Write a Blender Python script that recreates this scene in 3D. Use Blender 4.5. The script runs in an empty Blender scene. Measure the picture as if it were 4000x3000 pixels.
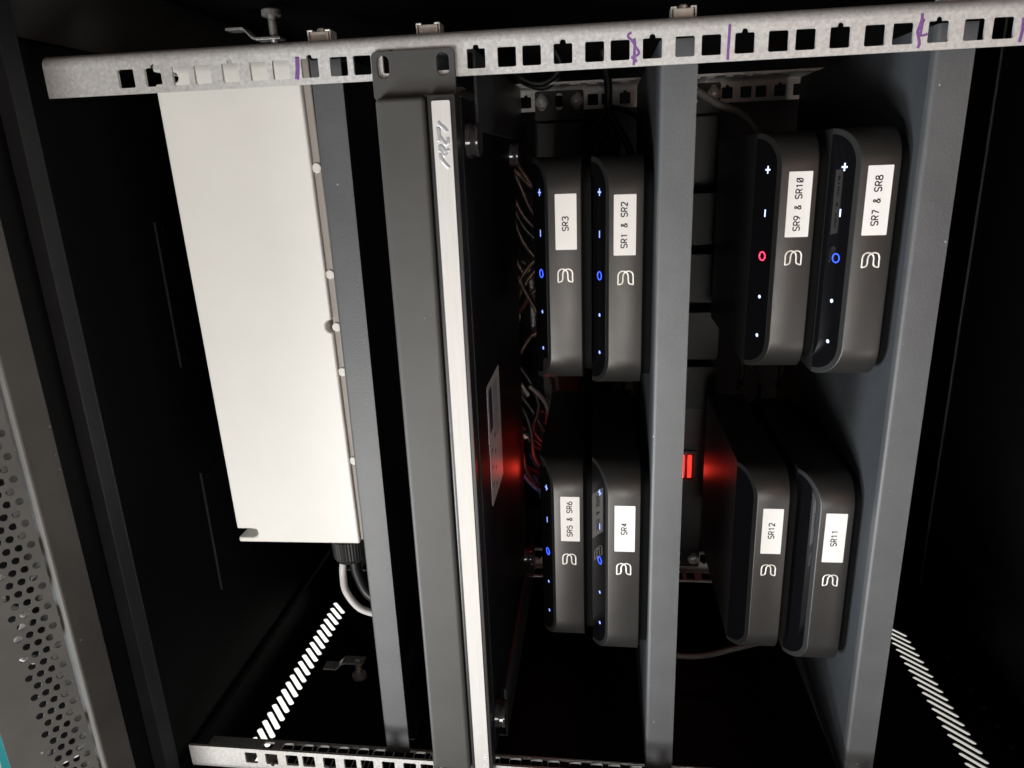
import bpy, bmesh, math, random
from mathutils import Vector, Matrix

random.seed(7)
S = 0.001                      # everything below is measured in millimetres
scn = bpy.context.scene
COL = scn.collection

# ------------------------------------------------------------------ camera
cam = bpy.data.cameras.new('camera')
cam.sensor_width = 36.0
cam.lens = 36.0 * 2768.26 / 4000.0
cam.clip_start = 0.01
cam.clip_end = 20.0
cam_o = bpy.data.objects.new('camera', cam)
COL.objects.link(cam_o)
R0 = Vector((-0.03755343, 0.11747289, -0.99236579))     # picture right
R1 = Vector((-0.95405003, -0.29964670, 0.00063232))     # picture down
R2 = Vector((-0.29728486, 0.94679035, 0.12332778))      # viewing direction
mw = Matrix.Identity(4)
for i in range(3):
    mw[i][0], mw[i][1], mw[i][2] = R0[i], -R1[i], -R2[i]
mw.translation = Vector((0.18059, -0.39149, -0.24075))
cam_o.matrix_world = mw
scn.camera = cam_o
cam.dof.use_dof = True
cam.dof.focus_distance = 0.45
cam.dof.aperture_fstop = 48.0

# ------------------------------------------------------------------ world, lamps and added fills
world = bpy.data.worlds.new('World')
scn.world = world
world.use_nodes = True
world.node_tree.nodes['Background'].inputs[0].default_value = (1.0, 0.955, 0.90, 1)
world.node_tree.nodes['Background'].inputs[1].default_value = 0.05


def area(name, loc, target, size, energy, color, size_y=None):
    l = bpy.data.lights.new(name, 'AREA')
    l.energy = energy
    l.color = color
    l.shape = 'RECTANGLE'
    l.size = size
    l.size_y = size_y or size
    o = bpy.data.objects.new(name, l)
    COL.objects.link(o)
    o.location = loc
    o.rotation_euler = (Vector(target) - Vector(loc)).to_track_quat('-Z', 'Y').to_euler()
    return o


area('room_lamp', (-0.62, -1.15, 0.42), (0.0, 0.0, -0.15), 0.45, 18.0, (1.0, 0.98, 0.945), 0.5)
fl = area('interior_fill', (-0.20, -1.05, -0.30), (0.06, 0.15, -0.30), 0.3, 0.21, (1.0, 0.965, 0.93))  # added narrow fill that brightens the deep interior, not a real lamp
fl.data.spread = math.radians(34)
area('ceiling_lamp', (-0.55, -0.45, 0.75), (0.0, 0.0, -0.30), 0.25, 18.0, (0.90, 0.955, 1.0), 0.25)
area('underside_fill', (-0.50, -0.85, -1.00), (0.0, -0.03, 0.05), 0.5, 2.8, (1.0, 0.96, 0.92))  # added fill from below for the roof bars and other undersides
area('warm_bounce_fill', (0.28, -1.05, -0.75), (0.15, 0.0, -0.35), 0.5, 1.2, (1.0, 0.62, 0.46))  # added fill standing in for warm light bounced from the surroundings

scn.view_settings.view_transform = 'Standard'
scn.view_settings.look = 'None'
scn.view_settings.exposure = -0.12
scn.view_settings.gamma = 1.0
scn.view_settings.use_curve_mapping = False
scn.render.engine = 'CYCLES'
scn.cycles.use_denoising = True
scn.cycles.max_bounces = 8

# ------------------------------------------------------------------ materials
MATS = {}


def mat(name, color, rough=0.5, metal=0.0, spec=0.5, emit=None, estr=0.0, noise=None, bump=None, vary=None, coat=0.0,
        aniso=None, specks=None):
    """noise=(scale, amount): colour mottling; bump=(scale, strength, distance mm); vary=(scale, amount): roughness."""
    m = bpy.data.materials.new(name)
    m.use_nodes = True
    nt = m.node_tree
    b = nt.nodes['Principled BSDF']
    b.inputs['Base Color'].default_value = (*color, 1)
    b.inputs['Roughness'].default_value = rough
    b.inputs['Metallic'].default_value = metal
    b.inputs['Specular IOR Level'].default_value = spec
    if coat:
        b.inputs['Coat Weight'].default_value = coat
    if emit:
        b.inputs['Emission Color'].default_value = (*emit, 1)
        b.inputs['Emission Strength'].default_value = estr
    tc = nt.nodes.new('ShaderNodeTexCoord')
    vec = tc.outputs['Object']
    if aniso:
        mp = nt.nodes.new('ShaderNodeMapping')
        mp.inputs['Scale'].default_value = aniso
        nt.links.new(vec, mp.inputs[0])
        vec = mp.outputs[0]
    if noise:
        n = nt.nodes.new('ShaderNodeTexNoise')
        n.inputs['Scale'].default_value = noise[0]
        n.inputs['Detail'].default_value = 6
        n.inputs['Roughness'].default_value = 0.65
        nt.links.new(vec, n.inputs['Vector'])
        mr = nt.nodes.new('ShaderNodeMapRange')
        mr.inputs['From Min'].default_value = 0.3
        mr.inputs['From Max'].default_value = 0.7
        mr.inputs['To Min'].default_value = 1 - noise[1]
        mr.inputs['To Max'].default_value = 1 + noise[1]
        nt.links.new(n.outputs['Fac'], mr.inputs['Value'])
        mx = nt.nodes.new('ShaderNodeMix')
        mx.data_type = 'RGBA'
        mx.blend_type = 'MULTIPLY'
        mx.inputs[0].default_value = 1
        mx.inputs[6].default_value = (*color, 1)
        nt.links.new(mr.outputs[0], mx.inputs[7])
        nt.links.new(mx.outputs[2], b.inputs['Base Color'])
    if vary:
        n2 = nt.nodes.new('ShaderNodeTexNoise')
        n2.inputs['Scale'].default_value = vary[0]
        n2.inputs['Detail'].default_value = 5
        nt.links.new(vec, n2.inputs['Vector'])
        mr2 = nt.nodes.new('ShaderNodeMapRange')
        mr2.inputs['From Min'].default_value = 0.3
        mr2.inputs['From Max'].default_value = 0.7
        mr2.inputs['To Min'].default_value = max(0.02, rough - vary[1])
        mr2.inputs['To Max'].default_value = min(1, rough + vary[1])
        nt.links.new(n2.outputs['Fac'], mr2.inputs['Value'])
        nt.links.new(mr2.outputs[0], b.inputs['Roughness'])
    if bump:
        n3 = nt.nodes.new('ShaderNodeTexNoise')
        n3.inputs['Scale'].default_value = bump[0]
        n3.inputs['Detail'].default_value = 2
        nt.links.new(vec, n3.inputs['Vector'])
        bp = nt.nodes.new('ShaderNodeBump')
        bp.inputs['Strength'].default_value = bump[1]
        bp.inputs['Distance'].default_value = bump[2] * S
        nt.links.new(n3.outputs['Fac'], bp.inputs['Height'])
        nt.links.new(bp.outputs[0], b.inputs['Normal'])
    if specks:
        vo = nt.nodes.new('ShaderNodeTexVoronoi')
        vo.inputs['Scale'].default_value = specks[0]
        nt.links.new(nt.nodes.new('ShaderNodeNewGeometry').outputs['Position'], vo.inputs['Vector'])
        lt = nt.nodes.new('ShaderNodeMath')
        lt.operation = 'LESS_THAN'
        lt.inputs[1].default_value = specks[1]
        nt.links.new(vo.outputs['Distance'], lt.inputs[0])
        m2 = nt.nodes.new('ShaderNodeMix')
        m2.data_type = 'RGBA'
        m2.inputs[7].default_value = (*specks[2], 1)
        nt.links.new(lt.outputs[0], m2.inputs[0])
        src = b.inputs['Base Color'].links
        if src:
            nt.links.new(src[0].from_socket, m2.inputs[6])
        else:
            m2.inputs[6].default_value = (*color, 1)
        nt.links.new(m2.outputs[2], b.inputs['Base Color'])
    MATS[name] = m
    return m


def galvanised(name, tint):
    m = mat(name, tint, 0.42, 0.25, 0.5)
    nt = m.node_tree
    b = nt.nodes['Principled BSDF']
    tc = nt.nodes['Texture Coordinate']
    v = nt.nodes.new('ShaderNodeTexVoronoi')
    v.inputs['Scale'].default_value = 650
    nt.links.new(tc.outputs['Object'], v.inputs['Vector'])
    n = nt.nodes.new('ShaderNodeTexNoise')
    n.inputs['Scale'].default_value = 480
    n.inputs['Detail'].default_value = 6
    n.inputs['Roughness'].default_value = 0.7
    nt.links.new(tc.outputs['Object'], n.inputs['Vector'])
    bw = nt.nodes.new('ShaderNodeRGBToBW')
    nt.links.new(v.outputs['Color'], bw.inputs[0])
    ad = nt.nodes.new('ShaderNodeMath')
    ad.operation = 'MULTIPLY_ADD'
    ad.inputs[1].default_value = 0.35
    nt.links.new(bw.outputs[0], ad.inputs[0])
    nt.links.new(n.outputs['Fac'], ad.inputs[2])
    mr = nt.nodes.new('ShaderNodeMapRange')
    mr.inputs['From Min'].default_value = 0.4
    mr.inputs['From Max'].default_value = 0.95
    mr.inputs['To Min'].default_value = 0.74
    mr.inputs['To Max'].default_value = 1.08
    nt.links.new(ad.outputs[0], mr.inputs['Value'])
    mx = nt.nodes.new('ShaderNodeMix')
    mx.data_type = 'RGBA'
    mx.blend_type = 'MULTIPLY'
    mx.inputs[0].default_value = 1
    mx.inputs[6].default_value = (*tint, 1)
    nt.links.new(mr.outputs[0], mx.inputs[7])
    nt.links.new(mx.outputs[2], b.inputs['Base Color'])
    mr2 = nt.nodes.new('ShaderNodeMapRange')
    mr2.inputs['From Min'].default_value = 0.3
    mr2.inputs['From Max'].default_value = 1.0
    mr2.inputs['To Min'].default_value = 0.36
    mr2.inputs['To Max'].default_value = 0.56
    nt.links.new(ad.outputs[0], mr2.inputs['Value'])
    nt.links.new(mr2.outputs[0], b.inputs['Roughness'])
    return m


GALV = galvanised('galvanised_steel', (0.64, 0.63, 0.615))
CAB = mat('black_cabinet_paint', (0.008, 0.008, 0.009), 0.58, 0, 0.2, noise=(60, 0.15), bump=(1400, 0.2, 0.05))
FRAME = mat('grey_black_frame_paint', (0.15, 0.147, 0.14), 0.5, 0, 0.35, noise=(25, 0.14), bump=(1500, 0.2, 0.05), specks=(55, 0.04, (0.45, 0.45, 0.44)))
SHELF = mat('textured_shelf_powder_coat', (0.082, 0.084, 0.088), 0.46, 0, 0.5, noise=(28, 0.12), bump=(700, 0.8, 0.14), specks=(75, 0.036, (0.42, 0.42, 0.41)))
DECK = mat('shade_toned_shelf_coat', (0.056, 0.060, 0.066), 0.4, 0, 0.5, noise=(30, 0.12), bump=(1150, 0.5, 0.08))  # shelf coat darkened to carry the shade on the decks
AMPF = mat('charcoal_panel_paint', (0.056, 0.054, 0.051), 0.5, 0, 0.4, noise=(30, 0.1), bump=(1800, 0.25, 0.04), specks=(60, 0.03, (0.3, 0.3, 0.29)))
AMPB = mat('black_amplifier_steel', (0.006, 0.006, 0.007), 0.5, 0, 0.22, noise=(60, 0.15))
TRIM = mat('black_trim', (0.022, 0.021, 0.021), 0.35, 0, 0.45, noise=(60, 0.1))
ALU = mat('brushed_aluminium', (0.56, 0.535, 0.51), 0.6, 0.10, 0.5, noise=(90, 0.05), aniso=(0.25, 6, 9), bump=None)
PLAST = mat('white_enclosure_plastic', (0.78, 0.77, 0.735), 0.42, 0, 0.4, noise=(14, 0.035), bump=(700, 0.08, 0.05))
PLASTS = mat('white_lug_plastic', (0.72, 0.70, 0.65), 0.45, 0, 0.4, noise=(40, 0.03))
TAUPE = mat('shaded_enclosure_base', (0.33, 0.30, 0.275), 0.5, 0, 0.35, noise=(40, 0.06))  # taupe puts the shade of the recessed base into its colour
DEV = mat('anodised_charcoal', (0.056, 0.053, 0.051), 0.40, 0.7, 0.5, noise=(900, 0.04), vary=(60, 0.03))
DEVTOP = mat('matte_black_plastic', (0.018, 0.018, 0.018), 0.42, 0, 0.45, noise=(80, 0.1))
GLOSS = mat('gloss_black_glass', (0.004, 0.004, 0.005), 0.045, 0, 0.5, vary=(120, 0.02))
RUB = mat('black_rubber', (0.022, 0.021, 0.021), 0.5, 0, 0.3, noise=(90, 0.15))
CAB_LIT = mat('lightened_black_paint', (0.09, 0.089, 0.086), 0.4, 0, 0.4, noise=(40, 0.12))  # cabinet black lightened to carry light on the fold and seam edges
PDUM = mat('satin_black_power_strip', (0.020, 0.0195, 0.019), 0.45, 0, 0.4, noise=(60, 0.12))
BASEM = mat('dull_black_base', (0.004, 0.004, 0.004), 0.8, 0, 0.1, noise=(90, 0.15))
LABEL = mat('white_label_tape', (0.82, 0.80, 0.78), 0.4, 0, 0.4, noise=(60, 0.015))
INK = mat('black_ink', (0.008, 0.008, 0.008), 0.5, 0, 0.3, noise=(200, 0.1))
EMBL = mat('satin_silver', (0.86, 0.82, 0.77), 0.35, 0.35, 0.5, noise=(400, 0.03))
CHROME = mat('zinc_plated_steel', (0.75, 0.75, 0.73), 0.3, 0.4, 0.5, noise=(500, 0.12), vary=(300, 0.08))
NUTM = mat('cage_nut_steel', (0.80, 0.75, 0.68), 0.35, 0.3, 0.5, noise=(500, 0.1))
LOGO = mat('chrome_lettering', (0.56, 0.57, 0.59), 0.25, 0.5, 0.5, noise=(500, 0.04))
WHITEP = mat('white_print', (0.92, 0.91, 0.88), 0.5, 0, 0.3, noise=(500, 0.02))
PURPLE = mat('purple_marker_ink', (0.20, 0.085, 0.29), 0.45, 0.1, 0.5, noise=(900, 0.3))
CLEAR = mat('smoky_rubber_foot', (0.055, 0.052, 0.055), 0.16, 0, 0.6, noise=(100, 0.1), coat=0.6)
BROWN = mat('brown_wire_jacket', (0.06, 0.022, 0.015), 0.38, 0, 0.5, noise=(90, 0.25))
COPPER = mat('copper_tinted_wire_jacket', (0.095, 0.05, 0.028), 0.35, 0.1, 0.5, noise=(90, 0.25))
BLKC = mat('black_cable_jacket', (0.013, 0.013, 0.014), 0.42, 0, 0.45, noise=(90, 0.15))
GREYC = mat('grey_cable_jacket', (0.22, 0.21, 0.20), 0.45, 0, 0.4, noise=(90, 0.1))
WHTC = mat('white_cable_jacket', (0.74, 0.73, 0.72), 0.4, 0, 0.4, noise=(90, 0.04))
BLUEC = mat('blue_cable_jacket', (0.03, 0.07, 0.22), 0.45, 0, 0.4, noise=(90, 0.1))
PLUGM = mat('grey_plug_plastic', (0.007, 0.0067, 0.0065), 0.55, 0, 0.3, noise=(60, 0.1))
STICK = mat('silver_sticker', (0.52, 0.49, 0.48), 0.42, 0.15, 0.4, noise=(80, 0.04))
NAVY = mat('navy_print', (0.018, 0.03, 0.07), 0.45, 0, 0.3, noise=(150, 0.1))
WALL = mat('white_wall_paint', (0.84, 0.82, 0.76), 0.7, 0, 0.3, noise=(3, 0.02), bump=(60, 0.1, 0.3))
TEAL = mat('teal_paint', (0.02, 0.20, 0.21), 0.5, 0, 0.4, noise=(8, 0.06))
GREYB = mat('grey_board_paint', (0.42, 0.42, 0.41), 0.6, 0, 0.3, noise=(8, 0.05))
LED_B = mat('blue_indicator', (0.02, 0.04, 0.3), 0.3, emit=(0.03, 0.09, 1.0), estr=2.6, noise=(50, 0.02))
LED_W = mat('cold_white_indicator', (0.5, 0.55, 0.7), 0.3, emit=(0.50, 0.62, 1.0), estr=1.9, noise=(50, 0.02))
LED_L = mat('blue_white_indicator', (0.3, 0.4, 0.7), 0.3, emit=(0.22, 0.34, 1.0), estr=1.7, noise=(50, 0.02))
LED_R = mat('red_indicator', (0.4, 0.02, 0.05), 0.3, emit=(1.0, 0.035, 0.11), estr=3.0, noise=(50, 0.02))
LED_S = mat('lit_red_rocker', (0.35, 0.01, 0.01), 0.25, emit=(1.0, 0.03, 0.02), estr=2.2, noise=(50, 0.05))


# ------------------------------------------------------------------ mesh helpers
def new_mesh(verts, faces, smooth=False):
    me = bpy.data.meshes.new('mesh')
    me.from_pydata([Vector(v) * S for v in verts], [], faces)
    bm = bmesh.new()
    bm.from_mesh(me)
    bmesh.ops.recalc_face_normals(bm, faces=bm.faces)
    bm.to_mesh(me)
    bm.free()
    if smooth:
        for p in me.polygons:
            p.use_smooth = True
    return me


def put(name, me, m, parent=None, bevel=0.0, seg=2, label=None):
    o = bpy.data.objects.new(name, me)
    me.name = name
    COL.objects.link(o)
    if m is not None and not me.materials:
        me.materials.append(m)
    if parent is not None:
        o.parent = parent
    if bevel:
        md = o.modifiers.new('bevel', 'BEVEL')
        md.width = bevel * S
        md.segments = seg
        md.limit_method = 'ANGLE'
        md.angle_limit = math.radians(35)
        md.harden_normals = False
    if label:
        o['label'] = label
    return o


def tag(o, label, cat, group=None, kind=None):
    o['label'] = label
    o['category'] = cat
    if group:
        o['group'] = group
    if kind:
        o['kind'] = kind
    return o


def struct(o, label=None):
    o['kind'] = 'structure'
    if label:
        o['label'] = label
    return o


def root(name, loc, label, cat, group=None, rot=None):
    o = bpy.data.objects.new(name, None)
    o.empty_display_size = 0.01
    COL.objects.link(o)
    o.location = Vector(loc) * S
    if rot:
        o.rotation_euler = rot
    return tag(o, label, cat, group)


def boxdata(x0, x1, y0, y1, z0, z1, off=(0, 0, 0)):
    ox, oy, oz = off
    v = [(x - ox, y - oy, z - oz) for x in (x0, x1) for y in (y0, y1) for z in (z0, z1)]
    f = [(0, 1, 3, 2), (4, 6, 7, 5), (0, 4, 5, 1), (2, 3, 7, 6), (0, 2, 6, 4), (1, 5, 7, 3)]
    return v, f


def join(parts):
    V, F = [], []
    for v, f in parts:
        n = len(V)
        V += list(v)
        F += [tuple(i + n for i in q) for q in f]
    return V, F


def box(name, x0, x1, y0, y1, z0, z1, m, parent=None, off=(0, 0, 0), bevel=0.0, seg=2):
    return put(name, new_mesh(*boxdata(x0, x1, y0, y1, z0, z1, off)), m, parent, bevel, seg)


def rrect(cx, cy, w, h, r, n=4):
    pts = []
    for (sx, sy, a0) in ((1, 1, 0), (-1, 1, 90), (-1, -1, 180), (1, -1, 270)):
        for i in range(n + 1):
            a = math.radians(a0 + 90 * i / n)
            pts.append((cx + sx * (w / 2 - r) + r * math.cos(a), cy + sy * (h / 2 - r) + r * math.sin(a)))
    return pts


def circ(cx, cy, r, n=16):
    return [(cx + r * math.cos(2 * math.pi * i / n), cy + r * math.sin(2 * math.pi * i / n)) for i in range(n)]


def platedata(loops, t, fn):
    """Flat plate with real holes: loops[0] is the outline, the rest are openings; fn(a, b, d) -> xyz, d in 0..t."""
    cu = bpy.data.curves.new('tmp', 'CURVE')
    cu.dimensions = '2D'
    cu.fill_mode = 'BOTH'
    cu.extrude = t / 2
    for lp in loops:
        sp = cu.splines.new('POLY')
        sp.points.add(len(lp) - 1)
        for i, (a, b) in enumerate(lp):
            sp.points[i].co = (a, b, 0, 1)
        sp.use_cyclic_u = True
    ob = bpy.data.objects.new('tmp', cu)
    COL.objects.link(ob)
    dg = bpy.context.evaluated_depsgraph_get()
    me = bpy.data.meshes.new_from_object(ob.evaluated_get(dg))
    bm = bmesh.new()
    bm.from_mesh(me)
    bmesh.ops.remove_doubles(bm, verts=bm.verts, dist=1e-4)
    V = [fn(v.co.x, v.co.y, v.co.z + t / 2) for v in bm.verts]
    bm.verts.index_update()
    F = [tuple(v.index for v in f.verts) for f in bm.faces]
    bm.free()
    bpy.data.objects.remove(ob)
    bpy.data.curves.remove(cu)
    bpy.data.meshes.remove(me)
    return V, F


def spline(pts, n=8, closed=False):
    P = [Vector(p) for p in pts]
    out = []
    N = len(P)
    rng = range(N if closed else N - 1)
    for i in rng:
        p0 = P[(i - 1) % N] if (closed or i > 0) else P[0]
        p1 = P[i]
        p2 = P[(i + 1) % N]
        p3 = P[(i + 2) % N] if (closed or i + 2 < N) else P[-1]
        for k in range(n):
            t = k / n
            out.append(0.5 * ((2 * p1) + (p2 - p0) * t + (2 * p0 - 5 * p1 + 4 * p2 - p3) * t * t
                              + (3 * p1 - p0 - 3 * p2 + p3) * t ** 3))
    if not closed:
        out.append(P[-1])
    return out


def tubedata(path, r, seg=8, closed=False, flat=None):
    """Sweep a circle along a path. flat=(axis, factor) squashes the profile along one axis."""
    P = [Vector(p) for p in path]
    N = len(P)
    V, F = [], []
    up = None
    for i in range(N):
        a = P[(i - 1) % N] if (closed or i > 0) else P[i]
        b = P[(i + 1) % N] if (closed or i < N - 1) else P[i]
        t = (b - a)
        t = t.normalized() if t.length > 1e-9 else Vector((1, 0, 0))
        if up is None:
            up = t.orthogonal().normalized()
        else:
            up = (up - t * up.dot(t))
            up = up.normalized() if up.length > 1e-6 else t.orthogonal().normalized()
        sd = t.cross(up)
        rr = r(i / (N - 1)) if callable(r) else r
        for k in range(seg):
            an = 2 * math.pi * k / seg
            o = (up * math.cos(an) + sd * math.sin(an)) * rr
            if flat:
                o[flat[0]] *= flat[1]
            V.append(tuple(P[i] + o))
    for i in range(N if closed else N - 1):
        j = (i + 1) % N
        for k in range(seg):
            l = (k + 1) % seg
            F.append((i * seg + k, i * seg + l, j * seg + l, j * seg + k))
    if not closed:
        F.append(tuple(range(seg - 1, -1, -1)))
        F.append(tuple((N - 1) * seg + k for k in range(seg)))
    return V, F


def lathedata(prof, origin, axis, seg=24, mod=None):
    """Turn (height, radius) pairs round an axis."""
    ax = Vector(axis).normalized()
    u = ax.orthogonal().normalized()
    w = ax.cross(u)
    O = Vector(origin)
    V, F = [], []
    for h, r in prof:
        for k in range(seg):
            a = 2 * math.pi * k / seg
            rr = r * (mod(k) if mod else 1)
            V.append(tuple(O + ax * h + (u * math.cos(a) + w * math.sin(a)) * rr))
    for i in range(len(prof) - 1):
        for k in range(seg):
            l = (k + 1) % seg
            F.append((i * seg + k, i * seg + l, (i + 1) * seg + l, (i + 1) * seg + k))
    F.append(tuple(range(seg - 1, -1, -1)))
    F.append(tuple((len(prof) - 1) * seg + k for k in range(seg)))
    return V, F


def smooth_angle(o, deg=40):
    for p in o.data.polygons:
        p.use_smooth = True
    try:
        o.data.set_sharp_from_angle(angle=math.radians(deg))
    except Exception:
        pass
    return o


GLY = {}


def glyph(ch):
    if ch not in GLY:
        cu = bpy.data.curves.new('tmp', 'FONT')
        cu.body = ch
        cu.size = 1.0
        cu.offset = 0.008
        ob = bpy.data.objects.new('tmp', cu)
        COL.objects.link(ob)
        dg = bpy.context.evaluated_depsgraph_get()
        me = bpy.data.meshes.new_from_object(ob.evaluated_get(dg))
        V = [(v.co.x, v.co.y) for v in me.vertices]
        F = [tuple(p.vertices) for p in me.polygons]
        bpy.data.objects.remove(ob)
        bpy.data.curves.remove(cu)
        bpy.data.meshes.remove(me)
        GLY[ch] = (V, F)
    return GLY[ch]


CAPH = max(v[1] for v in glyph('R')[0])


def textdata(s, cap, pitch, wmax, slash=()):
    """Fixed-pitch lettering in the (u, v) plane, centred on the origin."""
    V, F = [], []
    n = len(s)
    for i, ch in enumerate(s):
        cx = (i - (n - 1) / 2) * pitch
        if ch == ' ':
            continue
        gv, gf = glyph(ch)
        k = cap / CAPH
        x0 = min(v[0] for v in gv)
        x1 = max(v[0] for v in gv)
        kx = min(k, wmax / (x1 - x0))
        b = len(V)
        V += [(cx + (v[0] - (x0 + x1) / 2) * kx, v[1] * k - cap / 2) for v in gv]
        F += [tuple(j + b for j in f) for f in gf]
        if i in slash:
            b = len(V)
            w = 0.16
            V += [(cx - wmax * 0.45 - w, -cap * 0.42), (cx - wmax * 0.45 + w, -cap * 0.46),
                  (cx + wmax * 0.45 + w, cap * 0.42), (cx + wmax * 0.45 - w, cap * 0.46)]
            F.append((b, b + 1, b + 2, b + 3))
    return V, F


STROKES = {
    'S': [[(1, .84), (.8, 1), (.2, 1), (0, .84), (0, .66), (.2, .54), (.8, .45), (1, .33), (1, .16), (.8, 0), (.2, 0), (0, .16)]],
    'R': [[(0, 0), (0, 1)], [(0, 1), (.6, 1), (.95, .88), (.95, .6), (.6, .48), (0, .48)], [(.5, .48), (1, 0)]],
    '1': [[(.15, .8), (.55, 1)], [(.55, 1), (.55, 0)]],
    '2': [[(0, .8), (.18, 1), (.8, 1), (1, .82), (.95, .6), (.5, .3), (0, 0)], [(0, 0), (1, 0)]],
    '3': [[(0, .86), (.2, 1), (.8, 1), (1, .85), (1, .66), (.75, .53), (.4, .53)], [(.7, .53), (1, .4), (1, .15), (.8, 0), (.2, 0), (0, .14)]],
    '4': [[(.75, 0), (.75, 1)], [(.75, 1), (0, .3)], [(0, .3), (1, .3)]],
    '5': [[(.95, 1), (.1, 1)], [(.1, 1), (.05, .56)], [(.05, .56), (.6, .6), (1, .42), (1, .18), (.75, 0), (.2, 0), (0, .13)]],
    '6': [[(.85, 1), (.3, .75), (0, .35), (.1, .08), (.4, 0), (.7, 0), (1, .15), (1, .4), (.75, .55), (.3, .55), (.05, .4)]],
    '7': [[(0, 1), (1, 1)], [(1, 1), (.35, 0)]],
    '8': [[(.5, .53), (.12, .66), (.12, .88), (.35, 1), (.65, 1), (.88, .88), (.88, .66), (.5, .53), (.0, .38), (0, .12), (.3, 0), (.7, 0), (1, .12), (1, .38), (.5, .53)]],
    '9': [[(.15, 0), (.7, .25), (1, .65), (.9, .92), (.6, 1), (.3, 1), (0, .85), (0, .6), (.25, .45), (.7, .45), (.95, .6)]],
    '0': [[(.5, 1), (.15, .88), (0, .5), (.15, .12), (.5, 0), (.85, .12), (1, .5), (.85, .88), (.5, 1)]],
    '&': [[(1, 0), (.6, .4), (.22, .78), (.3, .95), (.5, 1), (.7, .93), (.7, .76), (.4, .56), (.08, .35), (.05, .12), (.3, 0), (.6, .05), (.85, .25), (1, .45)]],
}


def strokedata(txt, cap, pitch, w, y, cx, cz, slash=(), r=0.36):
    parts = []
    n = len(txt)
    for i, ch in enumerate(txt):
        if ch == ' ':
            continue
        x0 = cx + (i - (n - 1) / 2) * pitch - w / 2
        ps = list(STROKES[ch])
        if i in slash:
            ps = ps + [[(-.1, 0), (1.1, 1)]]
        for p in ps:
            P = [(x0 + a * w, y, cz - cap / 2 + b * cap) for a, b in p]
            if len(P) > 3:
                P = spline(P, 3)
            parts.append(tubedata(P, r, 6, flat=(1, 0.1)))
    return join(parts)


def cable(name, pts, r, m, label, group=None, cat='cable', n=8, seg=10):
    me = new_mesh(*tubedata(spline(pts, n), r, seg), smooth=True)
    return tag(put(name, me, m), label, cat, group)


# ------------------------------------------------------------------ the setting: the white wall behind the cabinet
ZR = 85.0            # cabinet roof
ZF = -604.0          # cabinet floor
XW = 297.0           # cabinet side walls
YB = 418.0           # cabinet back
struct(box('wall', -2600, 2600, 432, 452, -1500, 1900, WALL), 'white painted wall behind the cabinet')
tb = root('wall_board', (-600, 431, 700), 'teal edged grey board on the wall beyond the perforated vent', 'board')
box('board', -1500, -560, 412, 431.5, 690, 1200, GREYB, tb, (-600, 431, 700), 1.0)
v = [(-520, 409, 676), (-760, 409, 700), (-760, 409, 722), (-520, 409, 702), (-520, 411.6, 676), (-760, 411.6, 700),
     (-760, 411.6, 722), (-520, 411.6, 702)]
v = [(a + 600, b - 431, c - 700) for a, b, c in v]
put('teal_strip', new_mesh(v, [(0, 1, 2, 3), (4, 7, 6, 5), (0, 4, 5, 1), (1, 5, 6, 2), (2, 6, 7, 3), (3, 7, 4, 0)]), TEAL, tb)

# ------------------------------------------------------------------ the cabinet
cab = root('rack_cabinet', (0, 0, 0), 'black steel rack cabinet enclosing the shelves and equipment', 'cabinet')


def slots(z0, z1, y0, pitch, n, w):
    out = []
    for i in range(n):
        y = y0 + i * pitch
        # slanted slot: leans back as it rises, with rounded ends
        a = Vector((y - 8.5, z0))
        b = Vector((y + 8.5, z1))
        d = (b - a).normalized()
        nrm = Vector((-d.y, d.x))
        pts = []
        for k in range(7):
            an = math.pi * k / 6
            pts.append(tuple(b + nrm * math.cos(an) * w + d * math.sin(an) * w))
        for k in range(7):
            an = math.pi * k / 6
            pts.append(tuple(a - nrm * math.cos(an) * w - d * math.sin(an) * w))
        out.append(pts)
    return out


side_outline = [(-112, ZF), (YB, ZF), (YB, ZR + 2), (-112, ZR + 2)]
sl = slots(48.0, 63.6, 64.0, 10.1, 22, 2.35) + slots(-551.2, -535.8, 64.0, 10.1, 22, 2.3)
V_, F_ = platedata([side_outline] + sl, 1.4, lambda a, b, d: (-XW - d, a, b))
put('side_panel', new_mesh(V_, F_), CAB, cab, label='black side panel with two rows of slanted vent slots')
box('side_panel', XW, XW + 1.4, -112, YB, ZF, ZR + 2, CAB, cab)
box('back_panel', -XW, XW, YB, YB + 1.4, ZF, ZR, CAB, cab)
box('floor_panel', -XW, XW, -112, YB, ZF - 1.4, ZF, CAB, cab)
box('roof_panel', -XW, XW, -36, YB, ZR + 6, ZR + 7.4, CAB, cab)
# folded channels where the roof meets the side walls
for s in (-1, 1):
    R_ = 25.7 if s > 0 else 8.0
    arc = [(XW - 0.3, 83.7 - R_)] + [(XW - 0.3 - R_ + R_ * math.cos(math.radians(a)), 83.7 - R_ + R_ * math.sin(math.radians(a))) for a in range(8, 91, 8)]
    arc += [(262, 83.6), (258, 80.5)]
    vv = [(s * a, y, b) for y in (6, YB - 2) for a, b in arc]
    n = len(arc)
    ff = [(i, i + 1, n + i + 1, n + i) for i in range(n - 1)]
    smooth_angle(put('roof_fold', new_mesh(vv, ff), CAB_LIT if s > 0 else CAB, cab), 50)  # right fold coloured as lit, left fold left black as shaded
box('roof_liner', -258, 258, 6, YB - 2, ZR, ZR + 1.2, CAB, cab)
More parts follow.
